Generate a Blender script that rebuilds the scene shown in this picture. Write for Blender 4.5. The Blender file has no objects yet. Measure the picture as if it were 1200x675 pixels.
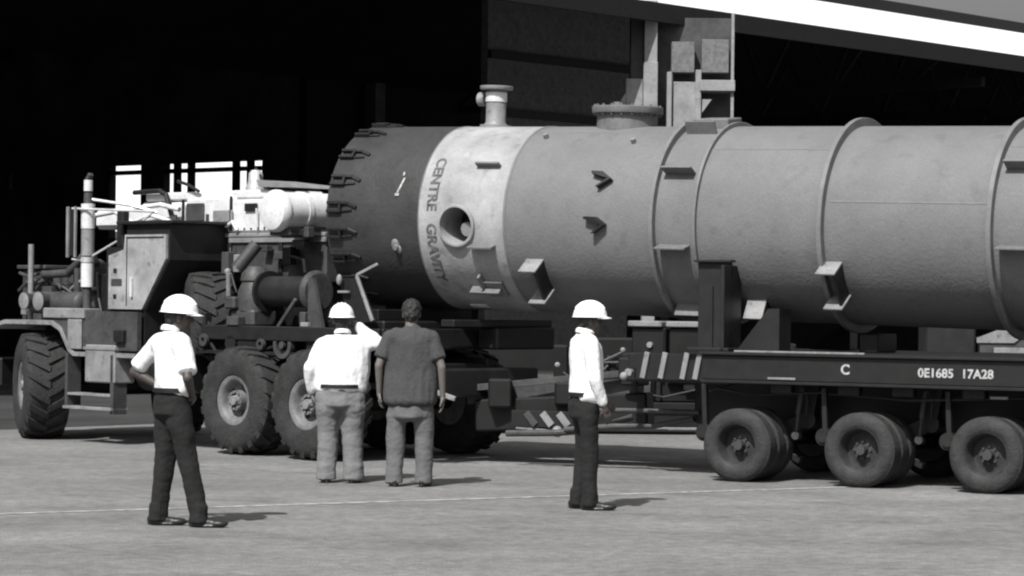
import bpy, bmesh, math, random
from mathutils import Vector, Matrix, noise
R=math.radians
random.seed(4)
sc=bpy.context.scene
COL=sc.collection
# ---------------------------------------------------------------- camera, world, sun, exposure
cam=bpy.data.cameras.new('camera'); co=bpy.data.objects.new('camera',cam); COL.objects.link(co)
cam.sensor_width=36; cam.lens=36*3100/1200; cam.clip_end=2000; cam.clip_start=.5
co.matrix_world=Matrix.Translation((0,0,1.75))@Matrix.Rotation(R(90)+12.5/3100,4,'X')@Matrix.Rotation(.011,4,'Z')
sc.camera=co
EL=50; SUND=Vector((-.42,-.91,0)).normalized()          # horizontal direction towards the sun
w=bpy.data.worlds.new('World'); sc.world=w; w.use_nodes=True
nt=w.node_tree; bg=nt.nodes['Background']; sky=nt.nodes.new('ShaderNodeTexSky'); sky.sky_type='NISHITA'
sky.sun_disc=False; sky.sun_elevation=R(EL); sky.sun_rotation=math.atan2(SUND.x,SUND.y); sky.dust_density=6; sky.air_density=2
bw=nt.nodes.new('ShaderNodeRGBToBW'); nt.links.new(sky.outputs[0],bw.inputs[0]); nt.links.new(bw.outputs[0],bg.inputs[0])
bg.inputs[1].default_value=.07
sl=bpy.data.lights.new('sun','SUN'); sl.energy=4.3; sl.angle=R(.55); sl.color=(1,.985,.96)
so=bpy.data.objects.new('sun',sl); COL.objects.link(so)
sd=Vector((SUND.x*math.cos(R(EL)),SUND.y*math.cos(R(EL)),math.sin(R(EL))))
so.rotation_euler=sd.to_track_quat('Z','Y').to_euler(); so.location=(-10,-20,30)
sc.view_settings.view_transform='Standard'; sc.view_settings.look='None'; sc.view_settings.gamma=1
sc.view_settings.exposure=.45
sc.cycles.max_bounces=6
sc.cycles.pixel_filter_type='BLACKMAN_HARRIS'; sc.cycles.filter_width=2.2

# ---------------------------------------------------------------- materials
def mat(name,base,rough=.7,metal=0,var=.25,scale=6,bump=.0,bscale=40,stretch=(1,1,1),spots=0,tint=None,spec=.4):
    m=bpy.data.materials.new(name); m.use_nodes=True; t=m.node_tree; n=t.nodes; L=t.links
    p=n['Principled BSDF']; p.inputs['Roughness'].default_value=rough; p.inputs['Metallic'].default_value=metal
    p.inputs['Specular IOR Level'].default_value=spec
    tc=n.new('ShaderNodeTexCoord'); mp=n.new('ShaderNodeMapping'); mp.inputs['Scale'].default_value=stretch
    L.new(tc.outputs['Object'],mp.inputs[0])
    a=n.new('ShaderNodeTexNoise'); a.inputs['Scale'].default_value=scale; a.inputs['Detail'].default_value=8; a.inputs['Roughness'].default_value=.65
    L.new(mp.outputs[0],a.inputs[0])
    r=n.new('ShaderNodeValToRGB'); L.new(a.outputs[0],r.inputs[0])
    c=tint or (1,1,1.02)
    lo=[base*(1-var)*k for k in c]; hi=[min(.95,base*(1+var))*k for k in c]
    r.color_ramp.elements[0].position=.3; r.color_ramp.elements[1].position=.7
    r.color_ramp.elements[0].color=(*lo,1); r.color_ramp.elements[1].color=(*hi,1)
    fg=n.new('ShaderNodeTexNoise'); fg.inputs['Scale'].default_value=75; fg.inputs['Detail'].default_value=3; L.new(tc.outputs['Object'],fg.inputs[0])
    fr_=n.new('ShaderNodeValToRGB'); fr_.color_ramp.elements[0].position=.3; fr_.color_ramp.elements[1].position=.7
    gv=.04 if name in('white cotton','white hat plastic') else .2
    fr_.color_ramp.elements[0].color=(1-gv,)*3+(1,); fr_.color_ramp.elements[1].color=(1,1,1,1); L.new(fg.outputs[0],fr_.inputs[0])
    m0=n.new('ShaderNodeMix'); m0.data_type='RGBA'; m0.blend_type='MULTIPLY'; m0.inputs[0].default_value=1
    L.new(r.outputs[0],m0.inputs[6]); L.new(fr_.outputs[0],m0.inputs[7]); out=m0.outputs[2]
    if spots:
        b=n.new('ShaderNodeTexNoise'); b.inputs['Scale'].default_value=scale*3.1; b.inputs['Detail'].default_value=4
        L.new(mp.outputs[0],b.inputs[0])
        q=n.new('ShaderNodeValToRGB'); q.color_ramp.elements[0].position=.58; q.color_ramp.elements[1].position=.72
        q.color_ramp.elements[1].color=(spots,)*3+(1,); q.color_ramp.elements[0].color=(1,1,1,1)
        L.new(b.outputs[0],q.inputs[0])
        mx=n.new('ShaderNodeMix'); mx.data_type='RGBA'; mx.blend_type='MULTIPLY'; mx.inputs[0].default_value=1
        L.new(out,mx.inputs[6]); L.new(q.outputs[0],mx.inputs[7]); out=mx.outputs[2]
    L.new(out,p.inputs['Base Color'])
    if bump:
        b=n.new('ShaderNodeTexNoise'); b.inputs['Scale'].default_value=bscale; b.inputs['Detail'].default_value=5
        L.new(mp.outputs[0],b.inputs[0]); bp=n.new('ShaderNodeBump'); bp.inputs['Strength'].default_value=bump; bp.inputs['Distance'].default_value=.02
        L.new(b.outputs[0],bp.inputs['Height']); L.new(bp.outputs[0],p.inputs['Normal'])
    return m
M=dict(
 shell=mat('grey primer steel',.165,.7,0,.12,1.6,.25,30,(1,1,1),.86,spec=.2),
 band=mat('white primer steel',.31,.6,0,.3,2.2,.2,30,(1,1,1),.7),
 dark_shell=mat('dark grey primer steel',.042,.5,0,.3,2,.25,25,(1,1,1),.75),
 ring=mat('grey ring steel',.17,.55,0,.2,6),
 lug=mat('grey bracket steel',.15,.6,0,.25,8),
 dark=mat('dark painted steel',.014,.5,0,.4,5,.1,30),
 darker=mat('black greasy steel',.007,.55,0,.4,5),
 black=mat('black paint',.012,.5,0,.3,9),
 mid=mat('worn grey paint',.055,.55,0,.4,4,.2,30,(1,1,1),.7),
 light=mat('pale grey paint',.22,.5,0,.3,4,.15,30,(1,1,1),.6),
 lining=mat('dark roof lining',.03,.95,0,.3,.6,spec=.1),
 pale=mat('pale grey door paint',.3,.5,0,.35,3,.15,30,(1,1,1),.55),
 white=mat('white paint',.65,.45,0,.15,5,0,30,(1,1,1),.8),
 chrome=mat('bright metal',.6,.35,.4,.2,6),
 rubber=mat('black dusty rubber',.026,.85,0,.45,7,.5,30),
 trubber=mat('worn trailer rubber',.03,.8,0,.4,9,.4,40),
 rim=mat('dusty wheel steel',.15,.55,0,.35,9,0,30,(1,1,1),.6),
 drim=mat('dirty dark rim steel',.035,.6,0,.4,9),
 hatm=mat('white hat plastic',.86,.3,0,.02,6),
 shirt=mat('white cotton',.74,.9,0,.03,5,.3,30),
 tee=mat('dark grey cotton',.055,.95,0,.08,4,.4,30),
 navy=mat('dark cloth',.011,.9,0,.15,4,.4,30),
 grey_tr=mat('grey cloth',.17,.9,0,.1,4,.4,30),
 grey_tr2=mat('mid grey cloth',.12,.9,0,.1,4,.4,30),
 shoe=mat('black leather',.02,.4,0,.2,20),
 skin=mat('shaded skin',.06,.55,0,.1,30,tint=(1.15,.98,.9)),  # skin darkened in colour to stand in for shade on the faces
 skin2=mat('light skin',.13,.55,0,.1,30,tint=(1.1,1,.93)),
 hair=mat('black hair',.02,.6,0,.4,60,.5,90),
 interior=mat('dark shed wall',.11,.95,0,.5,.6,spec=.1),  # dark base tone for the end wall, gable and columns
 floor=mat('shade dark concrete',.035,.9,0,.5,.4,.3,30,(1,1,1),.6),  # dark tone stands in for shade on the shed floor and apron
 roofw=mat('pale roof sheet',.8,.5,0,.08,.5,0,30,(1,1,1),.9),
 concrete=mat('pale painted steelwork',.27,.85,0,.25,3,.1,30,(1,1,1),.7),
 lettering=mat('white lettering paint',.4,.6,0,.5,22),
 dletter=mat('black stencil paint',.1,.7,0,.75,14),
)
def ground_mat():
    m=bpy.data.materials.new('worn pale tarmac'); m.use_nodes=True; t=m.node_tree; n=t.nodes; L=t.links
    p=n['Principled BSDF']; p.inputs['Roughness'].default_value=.9; p.inputs['Specular IOR Level'].default_value=.2
    tc=n.new('ShaderNodeTexCoord')
    def nz(sc_,st,lo,hi,pl,ph,det=6):
        mp=n.new('ShaderNodeMapping'); mp.inputs['Scale'].default_value=st; mp.inputs['Rotation'].default_value=(0,0,R(-28)); L.new(tc.outputs['Object'],mp.inputs[0])
        a=n.new('ShaderNodeTexNoise'); a.inputs['Scale'].default_value=sc_; a.inputs['Detail'].default_value=det; a.inputs['Roughness'].default_value=.7; L.new(mp.outputs[0],a.inputs[0])
        r=n.new('ShaderNodeValToRGB'); r.color_ramp.elements[0].position=pl; r.color_ramp.elements[1].position=ph
        r.color_ramp.elements[0].color=(lo,)*3+(1,); r.color_ramp.elements[1].color=(hi,)*3+(1,); L.new(a.outputs[0],r.inputs[0]); return r.outputs[0]
    def mul(a,b):
        x=n.new('ShaderNodeMix'); x.data_type='RGBA'; x.blend_type='MULTIPLY'; x.inputs[0].default_value=1; L.new(a,x.inputs[6]); L.new(b,x.inputs[7]); return x.outputs[2]
    o=nz(.5,(1,1,1),.15,.24,.3,.7)
    o=mul(o,nz(9,(1,1,1),.62,1.22,.3,.7,10))
    o=mul(o,nz(1.0,(.5,1.2,1),.85,1.1,.35,.65))
    o=mul(o,nz(60,(1,1,1),.75,1.2,.35,.65,3))
    o=mul(o,nz(.35,(1,1,1),1,.72,.56,.7,5))
    o=mul(o,nz(2.2,(.12,2.5,1),1,.72,.6,.7,6))
    o=mul(o,nz(120,(1,1,1),.7,1.25,.35,.65,2))
    L.new(o,p.inputs['Base Color'])
    b=n.new('ShaderNodeTexNoise'); b.inputs['Scale'].default_value=45; b.inputs['Detail'].default_value=4; L.new(tc.outputs['Object'],b.inputs[0])
    bp=n.new('ShaderNodeBump'); bp.inputs['Strength'].default_value=.6; bp.inputs['Distance'].default_value=.015; L.new(b.outputs[0],bp.inputs['Height']); L.new(bp.outputs[0],p.inputs['Normal'])
    return m
M['ground']=ground_mat()
def line_mat():
    m=bpy.data.materials.new('worn line paint'); m.use_nodes=True; t=m.node_tree; n=t.nodes; L=t.links
    p=n['Principled BSDF']; p.inputs['Roughness'].default_value=.85
    tc=n.new('ShaderNodeTexCoord'); a=n.new('ShaderNodeTexNoise'); a.inputs['Scale'].default_value=9; a.inputs['Detail'].default_value=8; L.new(tc.outputs['Object'],a.inputs[0])
    r=n.new('ShaderNodeValToRGB'); r.color_ramp.elements[0].position=.42; r.color_ramp.elements[1].position=.6
    r.color_ramp.elements[0].color=(.25,.25,.25,1); r.color_ramp.elements[1].color=(.5,.5,.5,1); L.new(a.outputs[0],r.inputs[0]); L.new(r.outputs[0],p.inputs['Base Color'])
    return m
M['line']=line_mat()
def mark_mat():
    m=bpy.data.materials.new('faint rubber mark'); m.use_nodes=True; t=m.node_tree; n=t.nodes; L=t.links
    p=n['Principled BSDF']; p.inputs['Roughness'].default_value=.9; p.inputs['Base Color'].default_value=(.12,.12,.12,1)
    tc=n.new('ShaderNodeTexCoord'); a=n.new('ShaderNodeTexNoise'); a.inputs['Scale'].default_value=2.2; a.inputs['Detail'].default_value=9; a.inputs['Roughness'].default_value=.8; L.new(tc.outputs['Object'],a.inputs[0])
    r=n.new('ShaderNodeValToRGB'); r.color_ramp.elements[0].position=.48; r.color_ramp.elements[1].position=.75; r.color_ramp.elements[0].color=(0,0,0,1); r.color_ramp.elements[1].color=(.6,.6,.6,1)
    L.new(a.outputs[0],r.inputs[0]); L.new(r.outputs[0],p.inputs['Alpha']); return m
M['mark']=mark_mat()

# ---------------------------------------------------------------- mesh helpers
class B:
    def __init__(s): s.m=bmesh.new()
    def box(s,a,b,bev=.006,rot=None,piv=None):
        c=[(a[i]+b[i])/2 for i in range(3)]; d=[abs(b[i]-a[i]) for i in range(3)]
        mt=Matrix.Translation(c)@Matrix.Diagonal((*d,1))
        if rot: 
            pv=Vector(piv or c); mt=Matrix.Translation(pv)@rot.to_4x4()@Matrix.Translation(-pv)@mt
        g=bmesh.ops.create_cube(s.m,size=1,matrix=mt)
        bev=min(bev,min(d)*.3)
        if bev>0:
            es=list({e for v in g['verts'] for e in v.link_edges})
            bmesh.ops.bevel(s.m,geom=es,offset=bev,segments=1,affect='EDGES')
        return s
    def beam(s,p,q,w,h,bev=.004):
        p=Vector(p);q=Vector(q);d=q-p;l=d.length
        up=Vector((0,0,1)) if abs(d.normalized().z)<.95 else Vector((1,0,0))
        y=up.cross(d).normalized(); z=d.normalized().cross(y)
        mt=Matrix((d.normalized(),y,z)).transposed().to_4x4(); mt=Matrix.Translation((p+q)/2)@mt@Matrix.Diagonal((l,w,h,1))
        g=bmesh.ops.create_cube(s.m,size=1,matrix=mt)
        es=list({e for v in g['verts'] for e in v.link_edges})
        bmesh.ops.bevel(s.m,geom=es,offset=min(bev,w*.3,h*.3),segments=1,affect='EDGES')
        return s
    def cyl(s,p,q,r,r2=None,n=20,cap=True):
        p=Vector(p);q=Vector(q);d=q-p; r2=r if r2 is None else r2
        mt=Matrix.Translation((p+q)/2)@d.to_track_quat('Z','Y').to_matrix().to_4x4()
        bmesh.ops.create_cone(s.m,cap_ends=cap,segments=n,radius1=r,radius2=r2,depth=d.length,matrix=mt); return s
    def ell(s,c,r,rot=None,n=14):
        if not hasattr(r,'__len__'): r=(r,r,r)
        mt=Matrix.Translation(c)@(rot.to_4x4() if rot else Matrix())@Matrix.Diagonal((*r,1))
        bmesh.ops.create_uvsphere(s.m,u_segments=n,v_segments=max(6,n//2+2),radius=1,matrix=mt); return s
    def cap(s,p,q,r,r2=None,n=14):
        r2=r if r2 is None else r2
        if (Vector(p)-Vector(q)).length>1e-4: s.cyl(p,q,r,r2,n)
        s.ell(p,r,n=n); s.ell(q,r2,n=n); return s
    def tube(s,pts,r,n=10):
        for a,b in zip(pts,pts[1:]): s.cyl(a,b,r,n=n)
        for a in pts[1:-1]: s.ell(a,r,n=n)
        return s
    def lathe(s,prof,mt=Matrix(),n=48,close=False):
        # prof: (radius, axial) ; axis local Z of mt
        rings=[]
        for (r,z) in prof:
            rings.append([s.m.verts.new(mt@Vector((r*math.cos(2*math.pi*i/n),r*math.sin(2*math.pi*i/n),z))) for i in range(n)] if r>1e-5 else [s.m.verts.new(mt@Vector((0,0,z)))])
        prs=list(zip(rings,rings[1:]))
        if close: prs.append((rings[-1],rings[0]))
        for a,b in prs:
            for i in range(n):
                j=(i+1)%n
                if len(a)==1 and len(b)==1: continue
                if len(a)==1: f=[a[0],b[j],b[i]]
                elif len(b)==1: f=[a[i],a[j],b[0]]
                else: f=[a[i],a[j],b[j],b[i]]
                s.m.faces.new(f)
        return s
    def prism(s,pts,off):
        off=Vector(off); a=[s.m.verts.new(Vector(p)) for p in pts]; b=[s.m.verts.new(Vector(p)+off) for p in pts]
        s.m.faces.new(a); s.m.faces.new(b[::-1])
        for i in range(len(pts)):
            j=(i+1)%len(pts); s.m.faces.new([a[j],a[i],b[i],b[j]])
        return s
    def build(s,name,m,parent=None,smooth=35):
        bmesh.ops.recalc_face_normals(s.m,faces=s.m.faces)
        me=bpy.data.meshes.new(name); s.m.to_mesh(me); s.m.free()
        return link(name,me,m,parent,smooth)
def link(name,me,m,parent=None,smooth=35):
    me.materials.clear(); me.materials.append(M[m] if isinstance(m,str) else m)
    me.polygons.foreach_set('use_smooth',[True]*len(me.polygons))
    if smooth<180: me.set_sharp_from_angle(angle=R(smooth))
    o=bpy.data.objects.new(name,me); COL.objects.link(o)
    if parent: o.parent=parent
    return o
def tag(o,label=None,cat=None,group=None,kind=None):
    if label:o['label']=label
    if cat:o['category']=cat
    if group:o['group']=group
    if kind:o['kind']=kind
    return o
def thing(name,label,cat,loc=(0,0,0),rz=0,group=None):
    o=bpy.data.objects.new(name,None); COL.objects.link(o); o.location=loc; o.rotation_euler=(0,0,rz); o.empty_display_size=.3
    return tag(o,label,cat,group)
def copy_tree(o,parent=None):
    c=o.copy(); COL.objects.link(c); c.parent=parent
    for ch in list(o.children): copy_tree(ch,c)
    return c
AX=Matrix.Rotation(R(90),4,'X')      # lathe axis Z -> -Y
def text_mesh(txt,size,ext=.002,spacing=1):
    cu=bpy.data.curves.new('text','FONT'); cu.body=txt; cu.size=size; cu.extrude=ext; cu.space_character=spacing; cu.offset=size*.03
    o=bpy.data.objects.new('text',cu); COL.objects.link(o); dg=bpy.context.evaluated_depsgraph_get()
    me=bpy.data.meshes.new_from_object(o.evaluated_get(dg)); bpy.data.objects.remove(o); return me
def remeshed(b,vox,smooth=3,name='m'):
    me=bpy.data.meshes.new(name); bmesh.ops.recalc_face_normals(b.m,faces=b.m.faces); b.m.to_mesh(me); b.m.free()
    o=bpy.data.objects.new('tmp',me); COL.objects.link(o)
    r=o.modifiers.new('r','REMESH'); r.mode='VOXEL'; r.voxel_size=vox
    if smooth: q=o.modifiers.new('s','SMOOTH'); q.factor=.5; q.iterations=smooth
    dg=bpy.context.evaluated_depsgraph_get(); out=bpy.data.meshes.new_from_object(o.evaluated_get(dg)); bpy.data.objects.remove(o); return out

# ---------------------------------------------------------------- ground and painted line
g=B(); g.m.faces.new([g.m.verts.new(v) for v in ((-400,-60,0),(400,-60,0),(400,700,0),(-400,700,0))])
tag(g.build('ground','ground'),'pale worn tarmac yard under the lorry and the men','ground',kind='structure')
def line_strip(name,p,q,wd,z=.004):
    p=Vector((*p,z));q=Vector((*q,z));d=(q-p).normalized();s_=Vector((-d.y,d.x,0))*wd/2
    b=B(); n=40; L=[b.m.verts.new(p+(q-p)*i/n+s_*(1+.25*noise.noise((i,0,0)))) for i in range(n+1)]; K=[b.m.verts.new(p+(q-p)*i/n-s_*(1+.25*noise.noise((i,9,0)))) for i in range(n+1)]
    for i in range(n): b.m.faces.new([L[i],L[i+1],K[i+1],K[i]])
    o=b.build(name,'line'); o['kind']='structure'; return o
line_strip('painted_line',(-14,15.3),(8,27.76),.07)

def tyre_mark(p,q,wd):
    o=line_strip('tyre_mark',p,q,wd,.003); o.data.materials.clear(); o.data.materials.append(M['mark'])
tyre_mark((-9,22.6),(6,18.6),.2); tyre_mark((-9,24.3),(6,20.3),.2); tyre_mark((-3.5,27.2),(5,21.6),.22)
# ---------------------------------------------------------------- shed
E0=Vector((0,52.3,0)); ea=R(48.5)
shed=thing('industrial_shed','huge dark open fronted industrial shed with pale sloping roof behind the lorry','shed',E0,ea)
# local: X along the eave (right and away), Y into the shed
XL,XR,EW=-62,70,11.7; H=7.87; D=9.0; P=math.tan(R(15)); RH=H+D*P
roof=B()
def slab(y0,z0,y1,z1,x0,x1,th=.12):
    roof.prism([(x0,y0,z0),(x0,y1,z1),(x0,y1,z1+th),(x0,y0,z0+th)],(x1-x0,0,0))
slab(-.1,H,D,RH,XL,XR); slab(D,RH,2*D,H,XL,XR)
roof.build('roof','roofw',shed)
r2=B()
roof=r2; slab(2*D,H,3*D,RH,XL,EW); slab(3*D,RH,4*D,H,XL,EW); r2.build('rear_roof','roofw',shed)
rib=B()
for i in range(0,132): rib.box((XL+i,-.08,H+.121),(XL+i+.04,0,H+.15),0)
rib.m.free()
B().box((XL,D-.35,RH-.05),(XR,D+.35,RH+.36),.02).build('ridge_vent','black',shed)
B().box((XL,-.16,H-.28),(XR,-.102,H+.13),.01).build('eave_fascia','black',shed)
ap=B(); ap.m.faces.new([ap.m.verts.new(E0+Matrix.Rotation(ea,3,'Z')@Vector(v)) for v in ((XL,-7.3,.004),(XR,-7.3,.004),(XR,4*D,.004),(XL,4*D,.004))]); tag(ap.build('shed_floor','floor'),'floor running out in front of the shed, coloured dark in place of shade','floor',kind='structure')  # apron reaches forward to paint the shade behind the lorry
# ceiling under the roof (dark lining), walls
lin=B()
def slab2(b,y0,z0,y1,z1,x0,x1,th=.06): b.prism([(x0,y0,z0),(x0,y1,z1),(x0,y1,z1+th),(x0,y0,z0+th)],(x1-x0,0,0))
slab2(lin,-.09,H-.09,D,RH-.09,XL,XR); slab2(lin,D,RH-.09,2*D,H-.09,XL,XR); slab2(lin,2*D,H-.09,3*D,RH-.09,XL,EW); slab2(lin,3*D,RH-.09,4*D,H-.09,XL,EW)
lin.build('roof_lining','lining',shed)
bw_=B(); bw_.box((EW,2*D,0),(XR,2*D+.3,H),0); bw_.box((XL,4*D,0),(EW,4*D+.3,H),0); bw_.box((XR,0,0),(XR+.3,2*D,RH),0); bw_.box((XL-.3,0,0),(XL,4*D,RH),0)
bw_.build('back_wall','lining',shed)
# end wall of the rear bay with clear openings
OPEN=[(18.9,23.0,4.6,5.62),(24.1,26.2,4.2,5.62),(30.5,30.75,5.0,5.65),(31.0,31.2,4.5,4.66)]
def wall_with_openings(b,x0,x1,y0,y1,z0,z1,ops):
    ys=sorted({y0,y1,*[v for o in ops for v in o[:2]]})
    for a,c in zip(ys,ys[1:]):
        o=[q for q in ops if q[0]<=a+1e-6 and q[1]>=c-1e-6]
        if not o: b.box((x0,a,z0),(x1,c,z1),0)
        else: b.box((x0,a,z0),(x1,c,o[0][2]),0); b.box((x0,a,o[0][3]),(x1,c,z1),0)
OPEN=[(19.76,23.92,3.4,5.56),(24.94,26.35,3.4,5.56),(30.98,31.12,4.95,5.4),(31.0,31.1,4.5,4.6)]
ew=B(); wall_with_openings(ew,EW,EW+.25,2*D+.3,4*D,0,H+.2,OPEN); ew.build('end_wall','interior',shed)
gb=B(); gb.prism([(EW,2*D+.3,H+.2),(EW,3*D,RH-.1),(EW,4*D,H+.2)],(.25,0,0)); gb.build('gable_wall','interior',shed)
for (a,c,z0,z1) in OPEN[:2]:
    f=B(); f.box((EW-.05,a,z1-.28),(EW+.2,c,z1-.16),.0)
    k=a+.05
    for yy in ([a+.5,a+1.1,a+3.0,a+3.6] if c-a>3 else []): f.box((EW-.04,yy,z0),(EW+.2,yy+.09,z1),.0)
    f.build('window_frame','black',shed)
B().box((5.3,5.5,0),(10.4,5.7,H+.8),0).build('partition_wall','rim',shed)
for zz in (4.6,5.9,7.2): B().box((5.3,5.38,zz),(10.4,5.499,zz+.18),0).build('wall_rail','dark',shed)
for i in range(-6,8):
    x=i*9.0
    if x<XL or x>XR or i in (0,1): continue
    tr=B(); tr.box((x-.08,.3,H-.7),(x+.08,2*D,H-.45),0)
    for k in range(8):
        y0=.3+k*2.25; y1=y0+2.25; ym=(y0+y1)/2; zt=lambda y:H+min(y,2*D-y)*P-.2
        tr.beam((x,y0,H-.55),(x,ym,zt(ym)),.1,.1,0); tr.beam((x,ym,zt(ym)),(x,y1,H-.55),.1,.1,0)
    tr.build('roof_truss','lining',shed)
for x in (-50,-41,-28,):
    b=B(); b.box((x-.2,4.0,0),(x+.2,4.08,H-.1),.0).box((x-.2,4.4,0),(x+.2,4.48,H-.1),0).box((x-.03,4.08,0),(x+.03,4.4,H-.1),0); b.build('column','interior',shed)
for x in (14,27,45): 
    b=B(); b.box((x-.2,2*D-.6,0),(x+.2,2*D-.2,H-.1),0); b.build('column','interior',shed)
# pale bunker column and bins at the front row (photo: pale steelwork above the vessel)
X0=4.30
tow=thing('steel_column','pale steel column with hopper panels and a small railed landing at the shed front','column',
          E0+Vector((math.cos(ea)*X0-math.sin(ea)*.0,math.sin(ea)*X0+math.cos(ea)*.0,0)),0)
# local axes = world axes here; camera looks along +Y
def S(x0,x1,z0,z1,y0,y1,m,name,b=None):
    q=B().box((x0,y0,z0),(x1,y1,z1),.01); return q.build(name,m,tow)
S(-.12,.15,0,8.05,0,.35,'concrete','column_shaft')
S(-.14,.16,3,6.75,-.06,-.003,'concrete','column_plate')
S(-.5,-.145,3,6.4,.02,.2,'concrete','column_side_plate')
S(.2,1.75,3.5,7.75,.62,.7,'mid','wall_block')
S(-.4,-.13,3,7.7,.25,.35,'mid','column_web')
q=B(); q.prism([(-.9,-.02,5.3),(-.505,-.02,5.3),(-.505,-.02,6.1),(-.6,-.02,5.95),(-.66,-.02,5.6)],(0,.2,0)); q.build('gusset_plate','concrete',tow)
S(.36,.46,3,6.55,.0,.2,'concrete','flange_strip')
S(.5,1.02,5.0,6.35,.1,.5,'concrete','hopper_panel')
S(.46,.94,6.55,7.2,.15,.5,'rim','hopper_panel')
S(.96,1.08,4.0,6.6,.02,.09,'concrete','flange_strip')
S(1.09,1.66,6.55,7.25,.1,.5,'rim','vent_box')
S(1.05,1.78,6.15,6.38,-.1,.5,'concrete','landing_beam')
q=B(); q.box((1.34,0,3.5),(1.39,.05,5.55),.0).box((1.7,0,3.5),(1.76,.05,7.8),0).box((1.2,0,5.52),(1.88,.05,5.58),0).box((1.15,0,5.2),(1.5,.04,5.25),0); q.build('landing_rail','concrete',tow)
q=B(); q.prism([(1.1,0,5.7),(1.3,0,5.98),(1.1,0,5.98)],(0,.04,0)); q.build('bracket','concrete',tow)
# pale building added beyond so that the openings read bright
pb=thing('bright_backdrop','white building added behind the far openings to make them read bright','building',(-20,112,0),R(-8))
B().box((-30,0,0),(26,14,13),.05).build('wall','roofw',pb)
q=B()
for i in range(9): q.box((-19+i*4.4,-.05,3),(-17.4+i*4.4,-.003,4.4),0)
q.build('window_row','mid',pb)

# ---------------------------------------------------------------- wheels
def offroad_wheel(r=.6,wd=.46):
    # axis +Z->-Y, outer face towards -Y means +z local
    root=B()
    mt=AX
    h=wd/2
    root.lathe([(0,h-.13),(.075,h-.13),(.085,h-.04),(.11,h-.035),(.115,h-.14),(.17,h-.12),(.2,h-.07),(.215,h-.03),(.235,h-.015),(.275,h-.01),(.28,h-.03),(.25,h-.06),(.245,-h+.05),(.275,-h+.03),(.27,-h+.01),(0,-h+.05)],mt,40)
    o=root.build('wheel','rim')
    t=B(); rr=[( .27,h-.03),(.285,h+.0),(.36,h+.028),(.49,h+.02),(r-.06,h-.005),(r-.035,h-.04),(r-.03,0),(r-.035,-h+.04),(r-.06,-h+.005),(.49,-h-.02),(.36,-h-.028),(.285,-h),(.27,-h+.03)]
    t.lathe(rr,mt,56,close=True)
    n=20
    for i in range(n):
        for sgn in (1,-1):
            a=2*math.pi*(i+(.5 if sgn<0 else 0))/n
            # chevron lug: from shoulder to centre, swept
            P0=[]
            for (ax,da,rad) in ((h+.012,.30,r-.10),(h-.015,.24,r-.018),(.09,.10,r),(.0,0,r)):
                P0.append((sgn*ax if ax else -.01*sgn,a+da*.9,rad))
            wv=.065
            prev=None
            for (ax,aa,rad) in P0:
                ring=[]
                for (k,dr) in ((-1,-.05),(-1,0),(1,0),(1,-.05)):
                    an=aa+k*wv; ring.append(t.m.verts.new(mt@Vector(((rad+dr)*math.cos(an),(rad+dr)*math.sin(an),ax))))
                if prev:
                    for q_ in range(4): t.m.faces.new([prev[q_],prev[(q_+1)%4],ring[(q_+1)%4],ring[q_]])
                else: t.m.faces.new(ring)
                prev=ring
            t.m.faces.new(prev[::-1])
    t.build('tyre','rubber',o,30)
    hb=B().cyl((0,-h+.1,0),(0,-h-.0,0),.065,.05,20)
    for i in range(10):
        a=2*math.pi*i/10; hb.cyl((.09*math.cos(a),-h+.05,.09*math.sin(a)),(.09*math.cos(a),-h+.02,.09*math.sin(a)),.012,n=6)
    hb.build('hub','light',o)
    for i in range(5):
        a=2*math.pi*i/5+.3; B().cyl((.165*math.cos(a),-h+.15,.165*math.sin(a)),(.165*math.cos(a),-h+.105,.165*math.sin(a)),.028,n=14).build('hand_hole','darker',o)
    return o
def road_tyres(r=.355,wd=.2,ply=3,gap=.012):
    mt=AX; h=wd/2
    o=B().lathe([(0,-.13),(.09,-.13),(.12,-.15),(.165,-.15),(.185,-.06),(.2,-.01),(.212,0),(.222,-.01),(.2,-.06),(.195,-.62),(0,-.6)],mt@Matrix.Translation((0,0,0)),36).build('wheel','drim')
    b=B().cyl((0,.15,0),(0,.05,0),.055,.045,16)
    for i in range(8):
        a=2*math.pi*i/8; b.cyl((.08*math.cos(a),.14,.08*math.sin(a)),(.08*math.cos(a),.11,.08*math.sin(a)),.013,n=6)
    b.build('hub','mid',o)
    for k in range(ply):
        y0=k*(wd+gap)
        pr=[(.2,-.02),(.215,-.0),(.26,.012),(.31,.008),(.335,-.01),(r-.006,-.03)]
        for j in range(4):
            z=-.034-j*(wd-.07)/3.7; pr+=[(r,z),(r,z-.026),(r-.02,z-.029),(r-.02,z-.040)]
        pr+=[(r-.006,-wd+.03),(.335,-wd+.01),(.31,-wd-.008),(.26,-wd-.012),(.215,-wd),(.2,-wd+.02)]
        B().lathe(pr,mt@Matrix.Translation((0,0,-y0)),56,close=True).build('tyre','trubber',o,40)
    return o

# ---------------------------------------------------------------- trailer
TR=thing('heavy_trailer','long dark low heavy trailer on many wheels with white lettering, carrying the vessel','trailer',(3.279,24.946,0),R(-29.7))
B().box((-1.66,.04,.985),(6.4,.16,1.225),.008).build('side_beam','black',TR)
B().box((-1.66,2.34,.985),(6.4,2.46,1.225),.008).build('side_beam','black',TR)
B().box((-1.68,.0,1.226),(6.4,2.5,1.256),.006).build('deck','black',TR)
B().box((-1.66,.02,.955),(6.4,.2,.984),.004).build('lower_flange','black',TR)
b=B().box((-2.2,1.0,.5),(6.4,1.5,.98),.02)
for x in (-1.5,-.6,.6,1.85,3.1,4.4): b.box((x-.06,.17,.98),(x+.06,2.33,1.2),.01)
b.build('centre_beam','black',TR)
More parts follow.
